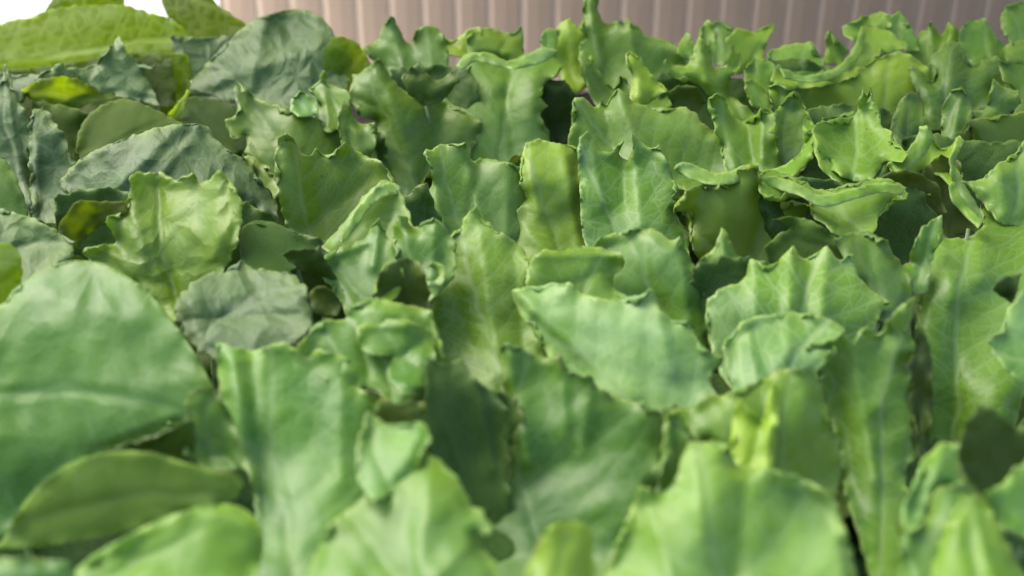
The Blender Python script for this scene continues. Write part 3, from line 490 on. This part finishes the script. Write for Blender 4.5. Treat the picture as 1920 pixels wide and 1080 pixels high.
# ---- middle left light ones
leaf('S','let','556,655 580,620 605,600 640,600 660,572 700,560 760,570 806,580 822,620 834,680 810,760 740,760 700,730 640,720 585,700',base=(740,750),tip=(690,565),yd=590,ty=.3,col=(0.15,1.09,0.40),folds=[(660,575,690,700,-9,14),(760,575,780,720,8,18),(600,605,650,690,8,18)])
leaf('S','let','669,640 670,620 682,606 705,600 750,598 795,612 816,650 812,700 800,738 770,742 742,732 728,712 727,690 735,670 705,668 680,660',base=(800,700),tip=(690,610),yd=612,ty=.5,cx=.4,col=(0.05,1.04,0.30),folds=[(685,612,760,612,8,12),(745,680,790,640,-10,12),(735,715,790,728,8,8)],tooth=.6)
leaf('S','bed','712,742 735,752 765,755 798,750 803,772 770,800 725,795 704,772',yd=735,ty=-.7,col=(0.80,0.75,0.20))
# ---- 58
leaf('V','bed','1706,700 1712,640 1728,618 1745,650 1750,740 1742,830 1728,870 1708,800',yd=610,ty=-.2,cx=-.5,col=(0.25,0.47,0.20))
leaf('V','let','1508,652 1545,635 1580,622 1600,640 1612,618 1626,610 1642,628 1665,600 1682,578 1700,563 1717,560 1712,590 1704,620 1716,640 1710,700 1714,760 1726,850 1700,880 1708,1000 1700,1110 1640,1110 1608,1000 1585,930 1572,850 1545,750 1528,700',base=(1650,1090),tip=(1710,563),yd=600,ty=.05,cy=-.5,tx=-.05,cx=.2,col=(0.15,1.04,0.60),folds=[(1705,570,1650,760,10,18),(1600,640,1640,900,12,22),(1560,700,1620,980,-9,18)],label='tall leaf with long grooves and a horned right corner')
# ---- D, C left
leaf('C','gre','-50,190 -10,170 2,148 11,113 21,150 31,172 42,200 56,228 62,262 52,312 58,395 -50,395',base=(50,385),tip=(12,116),yd=130,ty=.1,tx=.1,col=(0.10,1.05,0.90),folds=[(8,150,50,385,9,7)],tooth=1.4,label='upright pointed leaf with a pale midrib')
leaf('C','gre','56,218 66,206 79,199 100,225 122,255 132,285 150,318 160,352 150,374 172,395 110,420 62,410 54,300',base=(75,405),tip=(79,202),yd=185,ty=.0,tx=-.1,col=(0.15,1.00,0.90),folds=[(66,215,72,400,8,6)],tooth=1.8,label='toothed leaf seen from its underside with pale veins')
leaf('C','smo','-50,262 8,300 34,340 52,400 48,425 -50,420',yd=270,ty=.5,col=(0.00,0.90,0.40))
leaf('D','gre','112,345 125,322 160,292 200,272 250,255 290,240 340,232 386,235 401,255 420,275 456,298 475,320 492,342 516,376 524,424 508,408 480,390 440,382 420,420 300,430 240,420 215,385 160,375 130,370',base=(230,410),tip=(515,400),yd=245,ty=.6,tx=.1,cx=.4,col=(0.00,0.95,0.45),folds=[(340,236,225,345,13,16),(370,245,300,330,7,9),(160,298,330,238,5,8)],low=1.1,label='dark crinkled leaf with a hairy grey ridge')
leaf('D','mel','108,432 128,395 150,375 200,378 242,374 240,398 205,412 165,442 140,470 115,462',yd=370,ty=-.3,col=(0.10,0.60,0.40))
leaf('E','gre','-50,390 0,392 40,402 75,415 112,436 140,455 134,482 102,502 60,540 -50,570',base=(-40,480),tip=(138,460),yd=400,ty=.5,col=(0.20,1.10,0.45),label='mid green leaf with a purplish back rim')
leaf('E','mel','-50,458 18,458 38,475 42,520 34,570 0,620 -50,620',yd=465,ty=.2,col=(0.50,1.10,0.30))
leaf('D','gre','325,580 345,545 378,520 420,508 450,490 482,505 530,510 566,528 580,560 584,610 556,640 530,665 480,680 400,670 355,640',base=(350,640),tip=(570,530),yd=500,ty=.9,cy=.3,col=(0,.95,.5),folds=[(350,600,560,590,-9,12),(360,560,570,545,9,16)],tooth=1.6,label='dark blue green crinkled leaf lying low')
leaf('D','bli','153,476 162,464 190,458 216,455 212,438 196,418 204,405 229,395 240,370 243,335 250,324 262,319 278,326 300,321 318,330 332,336 345,328 360,325 380,340 398,330 415,317 430,335 446,360 456,386 450,432 440,470 412,522 372,562 350,600 310,600 250,540 190,500',base=(340,590),tip=(290,325),yd=375,ty=.05,tx=-.05,cx=-.3,col=(.65,1.12,.6),folds=[(290,330,330,560,-9,16),(240,345,270,500,9,16),(415,322,400,480,9,18)],tooth=1.2,label='bright yellow green leaf with a jagged top margin')
# ---- E front left
leaf('S','let','350,740 395,720 440,790 450,880 390,880 345,850',yd=720,ty=.0,col=(0.05,0.85,0.30))
leaf('E','glo','200,842 300,812 360,785 368,832 352,872 280,872 200,872',yd=740,ty=-.8,col=(0.80,0.50,0.30),low=.4)
leaf('E','smo','-60,1030 0,1018 30,965 80,905 140,865 200,848 280,848 350,868 400,880 440,890 456,908 440,936 380,952 300,977 200,1006 100,1022 40,1028',base=(-30,1010),tip=(450,905),yd=800,ty=-.5,col=(.35,1.15,.5),low=.5,ruf=.3,tooth=.3,label='shaded olive underside of a smooth leaf')
leaf('S','gla','404,640 440,650 480,656 510,645 535,640 552,652 575,662 600,656 625,660 656,675 664,700 680,730 706,742 735,740 712,765 702,800 706,850 712,900 690,960 650,1040 600,1120 470,1120 480,1010 470,900 440,860 425,800 410,720',base=(550,1110),tip=(530,645),yd=670,ty=.25,cx=.2,curl=.4,cy=-.2,col=(0.00,1.09,0.45),folds=[(435,660,470,900,12,22),(470,690,500,950,-10,16),(640,680,640,900,8,24)],label='wide frosted leaf with a bright strip along its left side')
leaf('T','bed','798,672 832,678 870,674 884,702 930,740 950,770 955,900 950,1000 930,1060 880,1000 830,900 800,850 785,790 796,750',base=(920,1040),tip=(830,680),yd=680,ty=-.35,cx=-.3,col=(0.00,0.71,0.30),folds=[(890,700,925,880,12,16)],label='deep green shaded leaf with a bluish ridge')
leaf('S','gla','688,770 712,788 735,796 770,792 800,795 807,820 795,855 765,905 700,940 672,900 668,840',yd=800,ty=.5,col=(0.00,1.09,0.30))
leaf('S','let','540,1130 575,1080 600,1020 618,982 660,950 700,905 702,872 740,862 780,848 802,850 830,868 862,900 882,940 906,962 916,975 924,996 912,1006 896,1008 912,1035 935,1065 950,1130',base=(760,1120),tip=(800,855),yd=875,ty=.5,cx=.25,curl=.6,col=(0.20,1.09,0.40),folds=[(810,860,790,1060,9,30),(650,960,740,1080,-9,26),(910,990,820,1080,9,20)],low=1.2,label='bright green rounded leaf with shiny patches at the bottom edge')
leaf('T','let','936,655 944,646 956,644 975,650 1002,665 1030,668 1052,666 1066,690 1092,698 1106,700 1118,720 1150,742 1180,750 1206,752 1240,780 1247,830 1236,880 1216,940 1190,1010 1170,1120 1000,1130 930,1100 925,1000 940,900 950,800 944,720',base=(1040,1120),tip=(950,648),yd=675,ty=.05,cx=.25,cy=-.15,col=(0.00,0.90,0.50),folds=[(950,650,990,860,14,20),(1050,670,1060,820,9,18),(1110,705,1090,850,8,16),(1000,900,1180,780,-8,30)],low=1.2,label='dark green leaf with a spike at its upper left corner')
leaf('U','let','1244,790 1248,772 1262,775 1282,800 1302,830 1320,900 1290,980 1240,960 1230,920 1240,850',yd=775,ty=.0,col=(0.05,0.95,0.30),folds=[(1252,780,1262,900,8,10)])
leaf('U','let','1250,772 1275,765 1300,762 1318,745 1332,740 1370,736 1400,722 1432,710 1455,695 1480,690 1512,690 1535,710 1547,750 1562,800 1578,850 1574,905 1562,940 1500,940 1430,900 1380,860 1300,820',base=(1480,930),tip=(1490,692),yd=705,ty=.1,cx=.3,col=(.25,1.0,.4),folds=[(1510,695,1500,860,9,26),(1420,720,1450,860,-9,22)],label='glossy leaf arching behind the yellow tab')
leaf('U','gla','1110,1130 1130,1090 1150,1030 1180,960 1192,930 1200,910 1215,915 1234,928 1262,905 1290,830 1330,828 1370,832 1378,868 1420,875 1482,888 1530,908 1562,932 1582,980 1600,1050 1610,1130',base=(1380,1120),tip=(1310,835),yd=860,ty=.15,cx=.2,curl=.4,col=(0.25,1.10,0.45),folds=[(1200,920,1260,1080,9,24),(1400,880,1380,1080,-12,28),(1300,840,1320,1000,9,26)],low=1.2,label='wide pale blurred leaf along the bottom edge')
leaf('U','let','1368,885 1370,850 1374,770 1385,748 1396,756 1412,772 1430,785 1440,735 1452,714 1463,735 1458,800 1446,892',base=(1400,885),tip=(1452,716),yd=740,ty=.1,cx=.3,col=(.8,1.35,.2),folds=[(1450,722,1440,870,8,9)],low=.5,tooth=.6,label='upright pale yellow tab')
leaf('V','bed','1798,832 1806,800 1818,778 1836,762 1862,764 1882,782 1900,800 1925,792 1980,775 1980,900 1900,960 1845,930 1805,895',base=(1900,940),tip=(1840,765),yd=775,ty=-.5,cx=-.5,col=(0.25,0.70,0.30),folds=[(1815,790,1850,770,9,10)])
leaf('V','gla','1690,965 1700,930 1716,900 1722,875 1735,855 1770,830 1800,834 1802,880 1812,912 1770,925 1745,950 1726,985 1705,1000',base=(1720,985),tip=(1775,832),yd=835,ty=.4,col=(0.00,1.14,0.30),folds=[(1770,840,1740,940,9,18)])
leaf('V','gla','1846,925 1880,905 1900,880 1930,860 1980,840 1980,1030 1900,1000 1860,980',yd=875,ty=.4,col=(0.05,1.09,0.30))
leaf('V','let','1660,1130 1690,1050 1682,1000 1676,980 1684,972 1700,985 1722,975 1742,960 1745,930 1770,912 1812,905 1842,930 1865,975 1900,1030 1940,1130',base=(1800,1120),tip=(1800,910),yd=915,ty=.3,cx=.5,col=(0.10,0.95,0.30),folds=[(1690,985,1720,1090,8,14)])
leaf('V','let','1745,1130 1748,1060 1765,1000 1785,960 1805,930 1830,925 1852,945 1880,1000 1910,1060 1960,1130',base=(1840,1120),tip=(1820,930),yd=930,ty=.5,cx=.8,col=(0.25,1.15,0.30),folds=[(1825,940,1860,1090,9,20)])
leaf('E','glo','-60,560 0,572 28,542 78,507 130,490 192,494 242,520 290,560 330,610 372,672 404,742 398,778 360,790 300,812 220,842 168,858 120,892 60,942 22,1000 0,1012 -60,1030',base=(-60,740),tip=(395,765),yd=600,ty=.22,cy=.25,col=(.25,1.15,.6),folds=[(-50,735,380,715,5,50),(100,560,250,600,6,26)],ruf=.4,low=1.0,tooth=.4,label='huge rounded glossy leaf')
leaf('E','glo','110,1130 150,1062 218,1016 300,975 380,950 440,948 480,972 494,1012 486,1060 478,1130',base=(120,1110),tip=(485,985),yd=930,ty=.5,cx=.3,col=(.6,1.35,.3),folds=[(440,960,480,1010,7,20)],tooth=.3,ruf=.4,label='light leaf with a cream coloured rounded end')
leaf('T','let','968,1130 985,1070 1002,1035 1020,1000 1050,978 1090,980 1114,1000 1112,1050 1120,1130',base=(1040,1125),tip=(1070,980),yd=985,ty=.4,cx=.9,col=(0.60,1.15,0.20),folds=[(1010,1020,1060,990,6,12)],tooth=.5,label='small curled light leaf at the bottom edge')
leaf('E','glo','-60,1050 40,1046 130,1055 160,1130 -60,1130',yd=1030,ty=.4,col=(0.00,1.10,0.30))

# deeper leaves of the same plants, seen in the hollows between the upper ones
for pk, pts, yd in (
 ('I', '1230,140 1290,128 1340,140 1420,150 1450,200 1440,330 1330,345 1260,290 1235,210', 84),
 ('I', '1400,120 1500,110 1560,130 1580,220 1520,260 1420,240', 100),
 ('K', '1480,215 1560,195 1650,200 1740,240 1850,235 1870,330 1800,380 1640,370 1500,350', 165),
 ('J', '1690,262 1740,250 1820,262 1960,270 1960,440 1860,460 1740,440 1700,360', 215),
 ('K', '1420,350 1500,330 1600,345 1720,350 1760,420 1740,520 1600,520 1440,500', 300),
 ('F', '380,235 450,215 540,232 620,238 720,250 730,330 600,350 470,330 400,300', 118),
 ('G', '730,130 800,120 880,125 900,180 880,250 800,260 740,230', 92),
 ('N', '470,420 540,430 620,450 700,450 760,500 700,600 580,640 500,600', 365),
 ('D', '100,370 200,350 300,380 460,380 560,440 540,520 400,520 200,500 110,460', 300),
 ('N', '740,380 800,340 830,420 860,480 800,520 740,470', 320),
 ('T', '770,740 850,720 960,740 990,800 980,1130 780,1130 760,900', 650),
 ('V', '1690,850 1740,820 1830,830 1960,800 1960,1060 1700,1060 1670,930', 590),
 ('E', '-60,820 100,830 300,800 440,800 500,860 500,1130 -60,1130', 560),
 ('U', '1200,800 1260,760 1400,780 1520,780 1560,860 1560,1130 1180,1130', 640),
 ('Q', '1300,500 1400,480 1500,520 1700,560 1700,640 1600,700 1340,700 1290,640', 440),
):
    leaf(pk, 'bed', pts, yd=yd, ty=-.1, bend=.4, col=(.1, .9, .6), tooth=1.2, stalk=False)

# curled-over rims that catch the light, each lying on its own leaf
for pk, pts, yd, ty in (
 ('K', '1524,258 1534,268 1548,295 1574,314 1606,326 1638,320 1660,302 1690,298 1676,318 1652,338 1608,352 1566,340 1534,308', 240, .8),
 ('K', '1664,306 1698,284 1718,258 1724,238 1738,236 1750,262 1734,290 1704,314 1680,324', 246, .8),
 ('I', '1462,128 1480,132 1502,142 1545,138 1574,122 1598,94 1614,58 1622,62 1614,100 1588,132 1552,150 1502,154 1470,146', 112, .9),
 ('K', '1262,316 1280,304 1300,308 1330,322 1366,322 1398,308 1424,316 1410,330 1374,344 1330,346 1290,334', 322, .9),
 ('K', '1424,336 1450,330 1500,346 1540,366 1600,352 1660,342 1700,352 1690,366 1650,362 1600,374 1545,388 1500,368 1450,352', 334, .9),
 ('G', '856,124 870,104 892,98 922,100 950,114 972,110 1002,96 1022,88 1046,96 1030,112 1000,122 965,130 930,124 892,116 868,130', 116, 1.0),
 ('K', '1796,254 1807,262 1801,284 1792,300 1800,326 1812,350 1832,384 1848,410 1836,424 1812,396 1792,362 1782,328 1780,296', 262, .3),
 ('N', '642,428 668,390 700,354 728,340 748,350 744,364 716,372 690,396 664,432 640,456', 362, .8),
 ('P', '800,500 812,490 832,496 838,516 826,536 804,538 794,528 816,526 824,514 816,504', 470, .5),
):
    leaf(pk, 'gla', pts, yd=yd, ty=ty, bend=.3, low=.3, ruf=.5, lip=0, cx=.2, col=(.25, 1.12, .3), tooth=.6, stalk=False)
# ================================================================ plants: stem, leaf stalks, inner leaves
def tube(pts, rads, flat=1.0, seg=8):
    pts = [Vector(p) for p in pts]; V = []; Fc = []
    for i, p in enumerate(pts):
        t = (pts[min(i + 1, len(pts) - 1)] - pts[max(i - 1, 0)]).normalized()
        a = t.cross(Vector((0, 1, .2))); a.normalize(); b = t.cross(a).normalized()
        for k in range(seg):
            an = 2 * math.pi * k / seg
            V.append(p + a * math.cos(an) * rads[i] + b * math.sin(an) * rads[i] * flat)
    for i in range(len(pts) - 1):
        for k in range(seg):
            Fc.append((i * seg + k, i * seg + (k + 1) % seg, (i + 1) * seg + (k + 1) % seg, (i + 1) * seg + k))
    Fc.append(tuple(range(seg))[::-1]); Fc.append(tuple((len(pts) - 1) * seg + k for k in range(seg)))
    return V, Fc

# inner leaf meshes: a rosette leaf growing from its base at the origin along +Z, facing -Y
def inner_mesh(seed, Lh, Wd, lean, ruf):
    rs = np.random.default_rng(seed); nv, nu = 34, 25
    V = []; UVl = []; ed = []
    ph = rs.uniform(0, 6.28, 6)
    for j in range(nv):
        v = j / (nv - 1)
        w = Wd * (.12 + .88 * math.sin(min(1, v * 1.08)**1.25 * math.pi * .5)) * (1 - max(0, v - .72)**2 * 7.5)
        for i in range(nu):
            u = (i / (nu - 1)) * 2 - 1
            x = u * w * .5 * (1 + .09 * abs(math.sin(v * 15 + ph[0])) * (abs(u) > .9))
            top = v - .10 * u * u * v + .03 * v * math.sin(u * 9 + ph[1]) * (v > .8)
            yb = -lean * v * v * Lh - abs(u)**2 * w * .25 + ruf * (abs(u)**3 + max(0, v - .75)**1.5 * 4) * (math.sin(v * 17 + ph[2] + u) + 6e-1 * math.sin(u * 11 + ph[3]) + .5 * math.sin(v * 39 + ph[4]) * abs(u)**4)
            V.append((x, yb, top * Lh)); UVl.append((x, v * Lh)); ed.append(max(0, (abs(u) - .9) * 10) ** 2)
    Fc = [(j * nu + i, j * nu + i + 1, (j + 1) * nu + i + 1, (j + 1) * nu + i) for j in range(nv - 1) for i in range(nu - 1)]
    me = bpy.data.meshes.new('leaf'); me.from_pydata(V, [], Fc); me.update()
    uvl = me.uv_layers.new(name='leaf'); li = np.zeros(len(me.loops), int); me.loops.foreach_get('vertex_index', li)
    uvl.data.foreach_set('uv', np.array(UVl)[li].ravel())
    at = me.attributes.new('edge', 'FLOAT', 'POINT'); at.data.foreach_set('value', ed)
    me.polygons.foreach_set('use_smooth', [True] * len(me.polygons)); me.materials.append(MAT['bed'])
    return me
INNER = [inner_mesh(k, .125, .085 + .008 * (k % 3), .25 + .12 * (k % 4), .006) for k in range(8)]
rs = np.random.default_rng(3)
for key, P in PL.items():
    B = np.array(P['bases']); c = B.mean(0)
    heart = np.array([c[0], c[1], .035])
    root = P['o']; root.location = heart
    bpy.context.view_layer.update()
    inv = root.matrix_world.inverted()
    for o in P['leaves']:
        o.parent = root; o.matrix_parent_inverse = inv
    sv_, sf_ = tube([(0, 0, -.05), (0, 0, -.01), (.002, 0, .02), (0, .002, .035)], [.014, .016, .014, .006])
    mesh_obj('stem', sv_, sf_, M_stalk, root)
    for o, b, st in zip(P['leaves'], P['bases'], P['st']):
        if not st: continue
        e = Vector(b - heart); e.z -= .006
        r = .0035
        L_ = Vector((e.x * .18, e.y * .18, max(.004, e.z * .25)))
        pts_ = []
        for t in np.linspace(0, 1, 9):
            ctrl = Vector((e.x * .55, e.y * .55, min(.02, e.z * .2)))
            pts_.append((1 - t)**2 * Vector((e.x * .05, e.y * .05, .01)) + 2 * t * (1 - t) * ctrl + t * t * e)
        tv, tf = tube(pts_, [r * 1.5 * (1 - .75 * t) for t in np.linspace(0, 1, 9)], .6)
        mesh_obj('leaf_stalk', tv, tf, M_stalk, root)
    zt = min(.125, max(.08, c[2] + .02))
    for k in range(12):
        a = rs.uniform(0, .5) + k * 2 * math.pi / 12 * 5.0
        tl = math.radians(rs.uniform(8, 46)); s = rs.uniform(.8, 1.15)
        o = bpy.data.objects.new('leaf', INNER[rs.integers(8)]); COL.objects.link(o); o.parent = root
        o.rotation_euler = (tl, 0, a); o.scale = (s, s, s)
        o.location = (.012 * math.sin(a), -.012 * math.cos(a), -.01)
        o.color = (rs.uniform(0, .5), rs.uniform(.75, 1.0), .5, 1)
